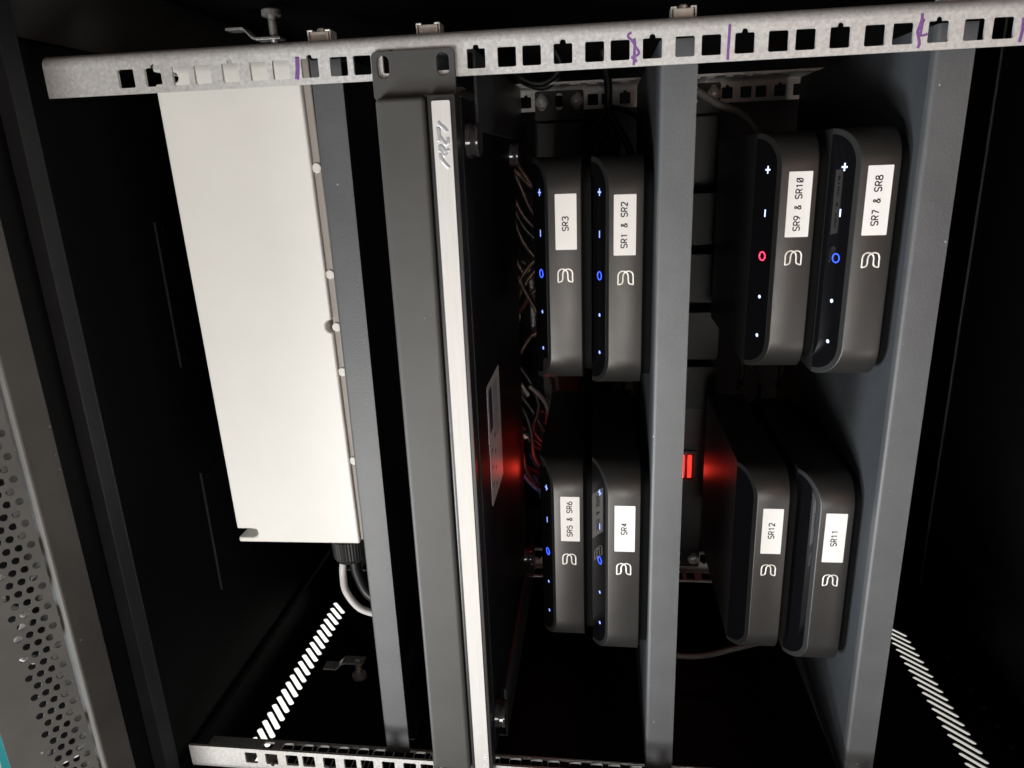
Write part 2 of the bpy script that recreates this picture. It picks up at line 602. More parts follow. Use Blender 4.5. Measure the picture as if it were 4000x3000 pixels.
# knock-out covers in the roof liner
for x0, x1 in ((38, 149), (-162, -52)):
    k = box('knockout_cover', x0, x1, 107, 190, ZR - 0.9, ZR - 0.05, CAB, cab, bevel=0.35)
    box('lit_seam_strip', x0, x1, 106.0, 106.9, ZR - 1.6, ZR - 0.05, CAB_LIT, k)  # added strip in lightened paint draws the faint lit seam line
    for xx in (x0 + 3, x1 - 10):
        box('knockout_tab', xx, xx + 7, 113, 124, ZR - 1.8, ZR - 0.92, CAB, k, bevel=0.4)
for i in range(8):
    V_, F_ = lathedata([(0, 2.2), (0.8, 2.0), (1.3, 0.9)], (-XW + 0.02, 78 + 22.6 * i, -579), (1, 0, 0), 12)
    smooth_angle(put('rivet', new_mesh(V_, F_), DECK, cab))
# perforated vent at the front of the roof
VP0 = Vector((-64.0, 80.0))                     # inner edge of the sloping vent, (y, z)
VA = math.radians(38)
VD = Vector((-math.cos(VA), math.sin(VA)))      # runs forward and up
VN = Vector((math.sin(VA), math.cos(VA)))       # outer side
VL = 42.0


def vent_pt(a, b, d):
    p = VP0 + VD * b + VN * d
    return (a, p.x, p.y)


holes = []
for r in range(7):
    for c in range(-21, 22):
        x = c * 13.6 + (6.8 if r % 2 else 0.0) - 3.6
        if abs(x) < 285:
            holes.append(circ(x, 4.1 + 2.97 * r, 2.1, 16))
V_, F_ = platedata([[(-XW, 0.2), (XW, 0.2), (XW, VL), (-XW, VL)]] + holes, 0.9, vent_pt)
put('perforated_vent', new_mesh(V_, F_), FRAME, cab, label='grey perforated strip of round vent holes')
for x0, x1 in ((-XW, -177), (-173.5, -49), (-46.5, XW)):
    V_, F_ = platedata([[(x0, -8), (x1, -8), (x1, VL - 4), (x0, VL - 4)]], 1.2, lambda a, b, d: vent_pt(a, b, d + 14))
    put('vent_blocker', new_mesh(V_, F_), CAB, cab)  # added unseen plates keep the holes dark; gaps let bright wall glints through
# front cross bar, channel and inner flange
box('front_bar', -XW, XW, -62.4, -38.6, 76.2, ZR + 10, FRAME, cab, bevel=1.8, seg=3)
box('front_channel', -XW, XW, -38.4, 5.0, ZR + 4.5, ZR + 5.9, CAB, cab)
smooth_angle(put('inner_flange', new_mesh(*join([boxdata(-XW, XW, -6.8, 4.3, 79.6, 81.0), boxdata(-XW, XW, -8.2, -6.9, 79.2, 89.2),
                                                boxdata(-XW, XW, 4.4, 5.8, 79.6, 89.2)])), DECK, cab, 0.35))
box('floor_seam', -XW, XW, 359.5, 361.5, ZF, ZF + 2.2, CAB_LIT, cab, bevel=0.4)
for s in (-1, 1):
    xs = sorted((s * 272, s * XW))
    box('front_post', xs[0], xs[1], -62, -38.6, ZF, 76, FRAME, cab, bevel=1.5)

# pale tubes added above the vent to supply glints in its holes
for i, (x0, x1, y, z, lb) in enumerate(((-30, -95, -74, 98, 'short added pale tube standing in for glints in the upper vent holes'),
                                        (-152, -205, -76, 99, 'long added pale tube standing in for glints in the lower vent holes'))):
    pts = [(x0, y, z), (x0 * .7 + x1 * .3, y - 5, z + 1.5), (x0 * .45 + x1 * .55, y + 6, z), (x0 * .2 + x1 * .8, y - 4, z + 2), (x1, y + 4, z)]
    cable('vent_glint_tube', pts, 2.6, WHTC, lb)

# ------------------------------------------------------------------ rack rails
U = 44.45


def rail_holes(z_top, z_bot, k0, xc, w=9.5, notch=1, phase=0.0):
    out = []
    for k in range(-2, 14):
        for j, dz in enumerate((15.875, 0.0, -15.875)):
            z = phase - U * k + dz
            if k < k0 or z + 6 > z_top or z - 6 < z_bot:
                continue
            r = 0.9
            p = []
            h = w / 2
            for (sx, sz, a0) in ((1, 1, 0), (-1, 1, 90), (-1, -1, 180), (1, -1, 270)):
                for i in range(4):
                    a = math.radians(a0 + 30 * i)
                    p.append((xc + sx * (h - r) + r * math.cos(a), z + sz * (h - r) + r * math.sin(a)))
            if j == 1 and notch:
                # small round key notch on the outer edge of the middle hole of every unit
                nn = [(xc + h + (0.0 if abs(an) == 90 else 0.5) + 1.5 * math.cos(math.radians(an)) * 0.9, z + 1.6 * math.sin(math.radians(an)))
                      for an in (-90, -60, -30, 0, 30, 60, 90)]
                p = p[12:16] + nn + p[0:4] + p[4:12]
            out.append(p)
    return out


def rail(name, side, y, z_top, z_bot, label, phase=0.0, back=1, k0=0, depth=30.0):
    """Steel angle: punched front flange, rounded bend, punched side flange."""
    t = 1.9
    xi, xb, xo = 224.6, 240.6, 246.4
    rb = xo - xb
    o = (side * 235, y, (z_top + z_bot) / 2)
    hs = rail_holes(z_top, z_bot, k0, 232.5, phase=phase)
    fr = platedata([[(xi, z_bot), (xb, z_bot), (xb, z_top), (xi, z_top)]] + hs, t,
                   lambda a, b, d: (side * a - o[0], (back * d), b - o[2]))
    # bend
    V, F = [], []
    N = 8
    for z in (z_bot, z_top):
        for i in range(N + 1):
            a = math.pi / 2 * i / N
            for rr in (rb, rb - t):
                V.append((side * (xb + rr * math.sin(a)) - o[0], back * (rb - rr * math.cos(a)), z - o[2]))
    M = 2 * (N + 1)
    for i in range(N):
        for q in (0, 1):
            F.append((2 * i + q, 2 * i + 2 + q, M + 2 * i + 2 + q, M + 2 * i + q))
        F.append((2 * i, 2 * i + 1, 2 * i + 3, 2 * i + 2))
        F.append((M + 2 * i, M + 2 * i + 2, M + 2 * i + 3, M + 2 * i + 1))
    sh = []
    for h in rail_holes(z_top - 6, z_bot, k0, 0, w=8.8, notch=0, phase=phase):
        sh.append([(p[0] * (depth - 11) / 8.8 + 0.5 * (depth + 6.0), p[1]) for p in h])
    sd = platedata([[(rb, z_bot), (depth, z_bot), (depth, z_top), (rb, z_top)]] + sh, t,
                   lambda a, b, d: (side * (xo - d) - o[0], back * a, b - o[2]))
    V_, F_ = join([fr, (V, F), sd])
    ob = put(name, new_mesh(V_, F_), GALV)
    ob.location = Vector(o) * S
    smooth_angle(ob, 30)
    tag(ob, label, 'rail', 'galvanised rack rails')
    return ob


rail_r = rail('rack_rail', 1, 0, 64, -471, 'nearest galvanised rack rail with purple pen marks, holding the slotted ear')
rail_l = rail('rack_rail', -1, 0, 64, -471, 'unmarked front rail crossing the picture edge below the white box')
rail_rr = rail('rack_rail', 1, 299, 40, -471, 'rear rail behind the nearest rail, carrying the black bracket', phase=-174.1 + 4 * U, back=-1, k0=-2, depth=26)
rail_rl = rail('rack_rail', -1, 299, 40, -471, 'dim rear rail glimpsed behind the small players on the far side', phase=-174.1 + 4 * U, back=-1, k0=-2, depth=26)


def ribbon(name, pts, w, m, parent, y, off, n=6, thick=0.12):
    """Flat pen stroke lying on a face at depth y (pts are x, z)."""
    P = spline([(a, y, b) for a, b in pts], n)
    V_, F_ = tubedata([(p[0] - off[0], p[1] - off[1], p[2] - off[2]) for p in P], w / 2, 10, flat=(1, thick))
    return put(name, new_mesh(V_, F_, True), m, parent)


ro = (235, 0, (64 - 471) / 2)
ribbon('pen_mark', [(238.2, -82.6), (232, -82.0), (227.2, -81.0)], 2.3, PURPLE, rail_r, -0.05, ro)
for pts, w in (([(240.1, -256.3), (239.4, -254.9), (238.1, -254.8), (236.5, -256.5), (234.6, -257.8), (233.2, -258.5), (231.6, -259.8),
                 (230.2, -260.0), (229.4, -258.6), (228.8, -256.6), (228.0, -258.0), (226.6, -259.0)], 1.25),
               ([(237.4, -257.7), (235.3, -257.9), (230.6, -257.8), (225.2, -257.6)], 1.35),
               ([(241.0, -303.5), (235.9, -303.5), (229.5, -303.3), (225.2, -303.3)], 1.35),
               ([(240.7, -391.7), (238.3, -391.8), (235.0, -391.1), (233.2, -390.5), (231.8, -390.8), (229.5, -391.5), (227.6, -391.9), (225.7, -391.4)], 1.4),
               ([(238.2, -393.0), (236.6, -392.3), (233.9, -392.1), (231.2, -391.9)], 1.2),
               ([(231.2, -391.3), (231.2, -393.6), (231.7, -395.1)], 1.1),
               ([(236.2, -436.5), (231.6, -436.9), (225.8, -436.3)], 1.5)):
    ribbon('pen_mark', pts, w, PURPLE, rail_r, -0.05, ro)


# cage nuts clipped to the outer face of the nearest rail
def cage_nut(z, tilt, label, screw=True):
    r_ = root('cage_nut', (246.4, 15, z), label, 'cage nut', 'cage nuts on the nearest rail')
    box('nut', 0.2, 5.0, -5, 5, -5.0, 5.0, NUTM, r_, bevel=0.5)
    for s in (-1, 1):
        V_, F_ = join([boxdata(0.2, 5.6, -5.2, 5.2, s * 6.0 - 0.4, s * 6.0 + 0.4), boxdata(5.1, 5.9, -5.2, 5.2, min(s * 3.4, s * 6.3), max(s * 3.4, s * 6.3))])
        put('clip', new_mesh(V_, F_), CHROME, r_, 0.2)
    if screw:
        smooth_angle(put('screw_tip', new_mesh(*lathedata([(5.0, 2.6), (6.6, 2.6), (7.4, 1.6)], (0, 0, 0), (1, 0, 0), 14)), CHROME, r_))
    r_.rotation_euler = (tilt, 0, 0)
    return r_


cage_nut(-92.0, 0.02, 'bright cage nut on the nearest rail above the white box')
cage_nut(-151.5, 0.0, 'darker cage nut on the nearest rail above the slotted ear', False)
cage_nut(-282.5, -0.03, 'cage nut on the nearest rail above the middle shelf end')
cage_nut(-411.0, -0.03, 'cage nut on the nearest rail at the picture corner above the bottom shelf')


# bolts with cranked brackets that hold the rails to the side walls
def wall_bolt(s, y, z, label):
    r_ = root('wall_bolt', (s * 273, y, z), label, 'bolt', 'bolts fixing rails to the side walls')
    prof = [(-3.5, 1.2), (-2.0, 2.6), (0.0, 2.7)]
    for i in range(9):
        prof += [(0.6 + i * 1.3, 3.1), (1.1 + i * 1.3, 2.6)]
    prof += [(13.2, 3.0), (14.6, 3.0)]
    smooth_angle(put('shank', new_mesh(*lathedata(prof, (0, 0, 0), (s, 0, 0), 16)), CHROME, r_), 60)
    smooth_angle(put('head', new_mesh(*lathedata([(14.6, 6.2), (15.2, 6.9), (18.6, 6.9), (19.4, 6.0)], (0, 0, 0), (s, 0, 0), 20)), CHROME, r_), 35)
    pr = [(0, -6.5), (0, 12), (1.2, 15), (6.0, 19.5), (7.4, 21.0), (7.4, 34)]
    t = 1.8
    V, F = [], []
    for yy in (-5.5, 5.5):
        for (a, b) in pr:
            V.append((s * (a - t / 2), yy, b))
            V.append((s * (a + t / 2), yy, b))
    M = 2 * len(pr)
    for i in range(len(pr) - 1):
        F += [(2 * i, 2 * i + 2, M + 2 * i + 2, M + 2 * i), (2 * i + 1, M + 2 * i + 1, M + 2 * i + 3, 2 * i + 3),
              (2 * i, 2 * i + 1, 2 * i + 3, 2 * i + 2), (M + 2 * i, M + 2 * i + 2, M + 2 * i + 3, M + 2 * i + 1)]
    F += [(0, M, M + 1, 1), (M - 2, M - 1, 2 * M - 1, 2 * M - 2)]
    put('cranked_bracket', new_mesh(V, F), CHROME, r_, 0.3)
    return r_


wall_bolt(1, 150, -6.5, 'bolt in a cranked steel bracket above the nearest rail')
wall_bolt(-1, 160, -8, 'dim bolt in the shade beside the first shelf lip')


# ------------------------------------------------------------------ shelves
def shelf(ztop, y0, lip, depth, label):
    r_ = root('rack_shelf', (0, y0, ztop), label, 'shelf', 'textured grey rack shelves')
    w = 239.0
    prof = [(1.6, -lip), (0, -lip), (0, -2.2)]
    for i in range(1, 6):
        a = math.pi / 2 * i / 5
        prof.append((2.2 - 2.2 * math.cos(a), -2.2 + 2.2 * math.sin(a)))
    prof += [(6.0, 0), (6.0, -1.6), (3.0, -1.6), (1.6, -3.0)]
    n = len(prof)
    V = [(s * w, a, b) for s in (-1, 1) for a, b in prof]
    F = [(i, (i + 1) % n, n + (i + 1) % n, n + i) for i in range(n)] + [tuple(range(n)), tuple(range(2 * n - 1, n - 1, -1))]
    smooth_angle(put('front_lip', new_mesh(V, F), SHELF, r_), 50)
    put('deck', new_mesh(*boxdata(-w, w, 6.05, depth, -1.6, 0)), DECK, r_)
    for s in (-1, 1):
        put('side_flange', new_mesh(*boxdata(min(s * w, s * (w + 1.5)), max(s * w, s * (w + 1.5)), 14, depth, -lip, -0.05)), DECK, r_, 0.3)
    return r_


Z1, Z2, Z3 = -80.8, -272.6, -408.4
shelf(Z1, 20, 18.2, 258, 'upper grey shelf lip beside the white box')
shelf(Z2, 20, 19.0, 258, 'middle grey shelf carrying the four players with blue lights')
shelf(Z3, 21, 18.6, 258, 'lowest grey shelf under the SR7 and SR11 players')

# ------------------------------------------------------------------ white enclosure
EO = (89, 60, -30)
enc = root('wall_box', EO, 'white plastic enclosure on the upper shelf behind the nearest rail', 'enclosure', rot=(0, math.radians(-0.75), 0))
x0, x1, zb, zt = -66.0, 243.0, -74.4, 13.2
# outline of the front face with a hooked slot near both upper corners and a half-round relief on the lower edge
ol = [(x0, zb), (83, zb), (83.6, zb + 2.6), (85.5, zb + 4.2), (89, zb + 4.2), (90.6, zb + 2.6), (91, zb), (x1, zb), (x1, zt), (x1 - 4.0, zt), (x1 - 4.0, zt - 11)]
ol += [(x1 - 5.2, zt - 14), (x1 - 7.5, zt - 14.8), (x1 - 9.8, zt - 14), (x1 - 10.4, zt - 11), (x1 - 10.4, zt)]
ol += [(x0 + 10.4, zt), (x0 + 10.4, zt - 11), (x0 + 9.8, zt - 14), (x0 + 7.5, zt - 14.8), (x0 + 5.2, zt - 14), (x0 + 4.0, zt - 11), (x0 + 4.0, zt), (x0, zt)]
V_, F_ = platedata([ol], 46, lambda a, b, d: (a - EO[0], 25 + d - EO[1], b - EO[2]))
bmw = new_mesh(V_, F_)
bb = bmesh.new()
bb.from_mesh(bmw)
bmesh.ops.dissolve_limit(bb, angle_limit=0.01, verts=bb.verts, edges=bb.edges)
bb.to_mesh(bmw)
bb.free()
cv = put('cover', bmw, PLAST, enc, 1.6, 3)
smooth_angle(cv, 40)
box('base', x0 + 1.5, x1 - 1.5, 27.5, 96, -79.6, zb - 0.1, TAUPE, enc, EO, 0.8)
for lx in (181.6, 119.0, 86.0, 56.7, -4.9):
    V_, F_ = lathedata([(0, 2.9), (6.8, 2.9)], (lx - EO[0], 26.6 - EO[1], -76.9 - EO[2]), (0, 1, 0), 18)
    smooth_angle(put('lug', new_mesh(V_, F_), PLASTS, enc, 0.4))
GO = (-66, 62, -51.5)
gl = bpy.data.objects.new('cable_gland', None)
gm = new_mesh(*[([(a[0] - EO[0], a[1] - EO[1], a[2] - EO[2]) for a in q[0]], q[1]) for q in
                [lathedata([(0.2, 13.0), (14, 13.0), (14.5, 12.2), (15.5, 12.2), (15.6, 12.8), (30, 12.4), (33.5, 10.6), (34.5, 8.6)], GO, (-1, 0, 0), 72,
                           lambda k: 1.0 if k % 2 else 0.965)]][0])
g = put('cable_gland', gm, RUB, enc)
wc = [(-96, 60, -50), (-104, 58, -48.5), (-112, 56, -48.5), (-122, 52, -51), (-134, 50, -60), (-139, 50, -72), (-140, 52, -79)]
cable('power_cable', wc, 2.7, WHTC, 'white cable curving out of the gland behind the upper shelf lip', cat='cable')
cable('power_cable', [(-96, 64, -56), (-103, 63, -56), (-112, 61, -58), (-124, 58, -64), (-131, 57, -72), (-133, 57, -79)], 4.2, BLKC,
      'black cable beside the white one leaving the gland')

# ------------------------------------------------------------------ amplifier
AO = (0, -9, -168)
amp = root('amplifier', AO, 'charcoal rack amplifier with a long silver strip and slotted mounting ear', 'amplifier')
af = box('front_panel', -222, 215.3, -9, 4, -151.4, -124.9, AMPF, amp, AO, 2.6, 5)
V_, F_ = join([boxdata(-222, 215.6, -9.0, 4, -167.2, -153.0, AO), boxdata(-221, 214.5, -5.5, 4.5, -153.1, -151.5, AO)])
put('trim', new_mesh(V_, F_), TRIM, amp, 0.5)
st = put('silver_strip', new_mesh(*[(lambda q: (q[0], q[1]))(platedata([rrect(-4.7, -159.9, 434.6, 9.7, 0.9)], 0.9, lambda a, b, d: (a - AO[0], -9.85 + d - AO[1], b - AO[2])))][0]), ALU, amp, 0.2)
so = AO
for pts, w in (([(202.6, -157.9), (200.9, -159.0), (199.6, -160.6), (197.3, -162.6)], 1.55),
               ([(199.7, -157.9), (196.5, -158.0), (192.7, -158.2)], 1.7),
               ([(195.0, -158.4), (193.8, -159.4), (191.9, -160.7), (191.3, -161.7), (192.2, -162.6), (194.7, -162.7)], 1.55),
               ([(187.7, -158.2), (190.0, -158.1), (190.5, -158.8), (189.3, -159.8), (187.6, -161.0), (188.8, -163.0)], 1.5),
               ([(187.6, -161.4), (185.7, -160.6), (186.8, -159.6), (188.3, -158.6)], 1.4),
               ([(186.9, -158.2), (184.2, -158.5), (182.0, -160.2), (179.4, -162.5)], 1.6)):
    ribbon('lettering', pts, w * 1.25, LOGO, st, -9.9, so, thick=0.15)
tv, tf = textdata('CP-16i', 2.7, 2.35, 2.0)
put('lettering', new_mesh([(-211.0 + a - AO[0], -10.0 - AO[1], -162.3 + b - AO[2]) for a, b in tv], tf), WHITEP, st)
box('chassis', -215, 215, 4.5, 236, -168, -125.5, AMPB, amp, AO, 0.6)
for s in (1, -1):
    out = rrect(226.2, -145.0, 23.6, 43.9, 2.6)
    hl = [rrect(230.6, -129.2, 11.2, 6.4, 3.1, 5), rrect(230.6, -160.8, 11.2, 6.4, 3.1, 5)]
    V_, F_ = platedata([out] + hl, 2.0, lambda a, b, d: (s * a - AO[0], -2.4 + d - AO[1], b - AO[2]))
    put('rack_ear', new_mesh(V_, F_), AMPF, amp, 0.25)
for fx, fy in ((193.5, 19), (-190, 12), (187, 216), (-187, 216)):
    V_, F_ = lathedata([(0, 9.6), (2.4, 9.4), (2.5, 8.6), (5.4, 8.9), (5.6, 9.2), (6.6, 9.1), (6.9, 8.2), (6.0, 4.5)], (fx - AO[0], fy - AO[1], -168 - AO[2]), (0, 0, -1), 28)
    smooth_angle(put('foot', new_mesh(V_, F_), CLEAR, amp), 30)
# rating sticker under the amplifier
V_, F_ = platedata([rrect(0.5, 66, 86, 56, 3)], 0.25, lambda a, b, d: (a - AO[0], b - AO[1], -168.05 - d - AO[2]))
sk = put('rating_sticker', new_mesh(V_, F_), STICK, amp, label='silver rating sticker on the underside')
V_, F_ = platedata([rrect(24, 50, 30, 13, 1.5)], 0.06, lambda a, b, d: (a - AO[0], b - AO[1], -168.32 - d - AO[2]))
put('printed_panel', new_mesh(V_, F_), NAVY, sk)
pv = []
for i in range(7):
    xx = 2 - i * 6.2
    yy = 48 if i % 2 else 62
    pv.append(platedata([[(xx - 1.9, yy - 2.4), (xx + 1.9, yy - 2.4), (xx, yy + 3.2)]], 0.06, lambda a, b, d: (a - AO[0], b - AO[1], -168.32 - d - AO[2])))
for i in range(4):
    pv.append(platedata([rrect(18, 64 + i * 5, 40, 1.2, 0.3, 1)], 0.06, lambda a, b, d: (a - AO[0], b - AO[1], -168.32 - d - AO[2])))
put('printed_marks', new_mesh(*join(pv)), NAVY, sk)
for s, lb in ((1, 'black support angle under the amplifier beside the nearest rail'), (-1, 'black support angle under the amplifier on the far side')):
    xs = sorted((s * 199.6, s * 243.5))
    xt = sorted((s * 242.0, s * 243.5))
    V_, F_ = join([boxdata(xs[0], xs[1], 47, 292, -169.9, -168.1), boxdata(xt[0], xt[1], 47, 292, -168.05, -128)])
    tag(put('support_angle', new_mesh(V_, F_), DECK, None, 0.3), lb, 'bracket', 'amplifier support angles')

# ------------------------------------------------------------------ small network players
W2, DP, RC = 71.5, 166.0, 20.0
FOOT, FACE, RISE, RUN = 6.0, 26.5, 10.5, 20.0
ANG = math.atan2(RISE, RUN)


def outline(w, d0, d1, r, n=9):
    """Plan outline, counter-clockwise from the back right, front at y=d0."""
    pts = [(w, d1), (-w, d1)]
    for i in range(n + 1):
        a = math.radians(180 + 90 * i / n)
        pts.append((-w + r + r * math.cos(a), d0 + r + r * math.sin(a)))
    for i in range(n + 1):
        a = math.radians(270 + 90 * i / n)
        pts.append((w - r + r * math.cos(a), d0 + r + r * math.sin(a)))
    return pts


def top_z(y):
    return FACE + RISE * min(max(y, 0) / RUN, 1.0)


def body_mesh():
    o = outline(W2, 0, DP, RC)
    n = len(o)
    V = [(a, b, FOOT) for a, b in o] + [(a, b, top_z(b)) for a, b in o]
    F = [tuple(range(n))[::-1]]
    F += [(i, (i + 1) % n, n + (i + 1) % n, n + i) for i in range(n)]
    front = [n + i for i in range(2, n)]
    F.append(tuple(front))
    F.append((n + 0, n + 1, n + 2, n + n - 1))
    me = new_mesh(V, F)
    me.materials.append(DEV)
    me.materials.append(DEVTOP)
    for p in me.polygons:
        if p.normal.z > 0.5 or p.normal.z < -0.5 or p.normal.y > 0.9:
            p.material_index = 1
        else:
            p.use_smooth = True
    return me


def panel_mesh():
    o = outline(W2 - 3.4, 3.4, RUN, RUN - 3.4)[2:]
    nrm = Vector((0, -math.sin(ANG), math.cos(ANG)))
    V, n = [], len(o)
    for h in (0.02, 0.32):
        for a, b in o:
            b2 = min(b, RUN - 0.25)
            p = Vector((a, b2, FACE + RISE * b2 / RUN)) + nrm * h
            V.append(tuple(p))
    F = [tuple(range(n)), tuple(range(2 * n - 1, n - 1, -1))] + [(i, (i + 1) % n, n + (i + 1) % n, n + i) for i in range(n)]
    return new_mesh(V, F)


def base_mesh():
    o = outline(W2 - 5, 5, DP - 6, RC - 4)
    n = len(o)
    V = [(a, b, 0) for a, b in o] + [(a, b, FOOT - 0.02) for a, b in o]
    return new_mesh(V, [tuple(range(n)), tuple(range(2 * n - 1, n - 1, -1))] + [(i, (i + 1) % n, n + (i + 1) % n, n + i) for i in range(n)])


def on_slope(u, v, h):
    """Point on the sloping touch panel: u along x, v up the slope from its middle, h above the glass."""
    s = 0.5 * math.hypot(RUN, RISE) + v
    return (u, s * math.cos(ANG) - math.sin(ANG) * h, FACE + s * math.sin(ANG) + math.cos(ANG) * h)


def slab(poly, h0=0.3, h1=0.42):
    n = len(poly)
    V = [on_slope(a, b, h0) for a, b in poly] + [on_slope(a, b, h1) for a, b in poly]
    return V, [tuple(range(n)), tuple(range(2 * n - 1, n - 1, -1))] + [(i, (i + 1) % n, n + (i + 1) % n, n + i) for i in range(n)]


def bar(cx, cy, w, h):
    return [(cx - w / 2, cy - h / 2), (cx + w / 2, cy - h / 2), (cx + w / 2, cy + h / 2), (cx - w / 2, cy + h / 2)]


BODY, PANEL, BASE = body_mesh(), panel_mesh(), base_mesh()
PLUS = new_mesh(*join([slab(bar(50.5, 0, 4.3, 0.95)), slab(bar(50.5, 0, 0.95, 4.0), 0.3, 0.45)]))
MINUS = new_mesh(*slab(bar(25.5, 0, 4.3, 0.95)))
ring = [on_slope(2.5 * math.cos(a), 2.5 * math.sin(a), 0.34) for a in [2 * math.pi * i / 28 for i in range(28)]]
RING = new_mesh(*tubedata(ring, 0.36, 6, closed=True))
RINGR = new_mesh(*tubedata(ring, 0.42, 6, closed=True))
DOT1 = new_mesh(*slab(circ(-25.0, 0, 1.1)))
DOT2 = new_mesh(*slab(circ(-49.5, 0, 1.1)))


# the emblem: two mirrored leaf loops
def emblem_mesh():
    leaf = [(575, 322), (575, 268), (575, 215), (590, 176), (625, 159), (655, 163), (672, 176), (655, 178), (640, 200), (634, 235), (633, 282), (622, 312), (596, 322)]
    parts = []
    for mir in (0, 1):
        P = []
        for (a, b) in leaf:
            a = (1334 - a) if mir else a
            dz = -(a - 667) / 3.16 / 6.45
            dx = -(b - 240) / 3.16 / 6.45
            P.append((dx, -0.02 - 0.02 * mir, dz))
        V, F = tubedata(spline(P, 5, True), 0.46, 8, True, flat=(1, 0.4))
        parts.append((V, F))
    V, F = join(parts)
    return new_mesh([(a, b, c + 0.5 * (FOOT + FACE)) for a, b, c in V], F, True)


EMB = emblem_mesh()


def player(txt, x, y, zb, lx0, lx1, lz, lights, label, rz=0.0, slash=(), tdx=0.0):
    r_ = root('network_player', (x, y, zb), label, 'media player', 'small network players', (0, 0, math.radians(rz)))
    b_ = put('body', BODY, None, r_, 0.45, 2)
    put('touch_panel', PANEL, GLOSS, r_)
    put('base', BASE, BASEM, r_)
    put('emblem', EMB, EMBL, r_)
    w = lx1 - lx0
    V_, F_ = platedata([rrect((lx0 + lx1) / 2, lz, w, 13.2, 0.4, 2)], 0.16, lambda a, b, d: (a, -0.2 + d, b))
    lb = put('name_label', new_mesh(V_, F_), LABEL, r_)
    V_, F_ = strokedata(txt, 3.5, 3.05, 2.05, -0.23, (lx0 + lx1) / 2 + tdx, lz + 0.4, slash)
    put('lettering', new_mesh(V_, F_), INK, lb)
    if lights:
        lw = LED_W if lights == 'r' or lights == 'w' else LED_L
        for me in (PLUS, MINUS, DOT1, DOT2):
            o = put('indicator_light', me.copy(), lw, r_)
        put('play_ring', RINGR.copy() if lights == 'r' else RING.copy(), LED_R if lights == 'r' else LED_B, r_)
    return r_


ZA = Z2 + 0.1
ZB = ZA + FACE + RISE + 0.15
ZC = Z3 + 0.1
ZD = ZC + FACE + RISE + 0.15
player('SR1 & SR2', 111.4, 45, ZA, 13.5, 49.2, 17.0, 'b', 'charcoal network player labelled SR1 & SR2 on the middle shelf')
player('SR3', 112.0, 55, ZB, 15.9, 49.6, 15.4, 'b', 'charcoal network player labelled SR3 stacked on the SR1 & SR2 one', tdx=-1.0)
player('SR4', -78.6, 25, ZA, 13.0, 46.2, 15.9, 'b', 'charcoal network player labelled SR4 on the middle shelf')
player('SR5 & SR6', -88.2, 51, ZB, 14.3, 48.6, 15.3, 'b', 'charcoal network player labelled SR5 & SR6 stacked on the SR4 one')
player('SR7 & SR8', 121.1, 31, ZC, 13.6, 51.0, 16.2, 'w', 'charcoal network player labelled SR7 & SR8 on the lowest shelf')
player('SR9 & SR10', 120.7, 50, ZD, 12.0, 49.2, 15.6, 'r', 'network player labelled SR9 & SR10 with a red ring light', slash=(9,))
player('SR11', -91.0, 39, ZC, 13.5, 49.0, 16.4, None, 'unlit network player labelled SR11 on the lowest shelf')
player('SR12', -91.5, 50, ZD, 12.6, 46.4, 15.9, None, 'unlit network player labelled SR12 stacked on the SR11 one', tdx=0.5)


# ------------------------------------------------------------------ power strips on the rear rails
def pdu(zc, label, switch=True):
    o = (0, 297, zc)
    r_ = root('power_strip', o, label, 'power strip', 'rear power strips')
    box('body', -214, 214, 286, 334, zc - 21.5, zc + 21.5, PDUM, r_, o, 0.8)
    V_, F_ = join([boxdata(-213, 213, 284.6, 285.95, zc - 21, zc - 19.4, o), boxdata(-213, 213, 284.6, 285.95, zc + 19.4, zc + 21, o)])
    put('edge_lip', new_mesh(V_, F_), PLUGM, r_, 0.3)
    for s in (1, -1):
        out = rrect(228.8, zc, 25.0, 44.0, 2.2)
        hl = [rrect(232, zc + d, 14.5, 6.6, 3.2, 5) for d in (15.875, 0, -15.875)]
        V_, F_ = platedata([out] + hl, 1.6, lambda a, b, d: (s * a, 295.2 + d - o[1], b - o[2]))
        put('rack_ear', new_mesh(V_, F_), PDUM, r_, 0.2)
        for d in (15.875, -15.875):
            V_, F_ = lathedata([(0, 5.8), (1.2, 5.8), (3.0, 4.4), (3.6, 2.2), (2.4, 1.4)], (s * 232, 295.1 - o[1], d), (0, -1, 0), 20)
            sc_ = smooth_angle(put('screw', new_mesh(V_, F_), CHROME, r_), 50)
    return r_


def rocker(r_, x, zc, parent_o, watts, ly, lz=0.0):
    hx, hz = 14.5, 11.5
    o = parent_o
    V_, F_ = platedata([rrect(x, zc, 2 * hx + 5, 2 * hz + 5, 2), rrect(x, zc, 2 * hx, 2 * hz, 1)], 3.0, lambda a, b, d: (a - o[0], 282.9 + d - o[1], b - o[2]))
    sw = put('rocker_switch', new_mesh(V_, F_), TRIM, r_, 0.3)
    for dz in (-6.6, 0.4, 7.0):
        box('lit_bar', x - 12.5, x + 12.0, 283.2, 285.6, zc + dz - 1.9, zc + dz + 1.9, LED_S, sw, o, 0.8)
    l = bpy.data.lights.new('switch_glow', 'POINT')
    l.energy = watts
    l.color = (1.0, 0.05, 0.03)
    l.shadow_soft_size = 0.006
    lo = bpy.data.objects.new('switch_glow', l)
    COL.objects.link(lo)
    lo.location = Vector((x, ly, zc + lz)) * S
    return sw


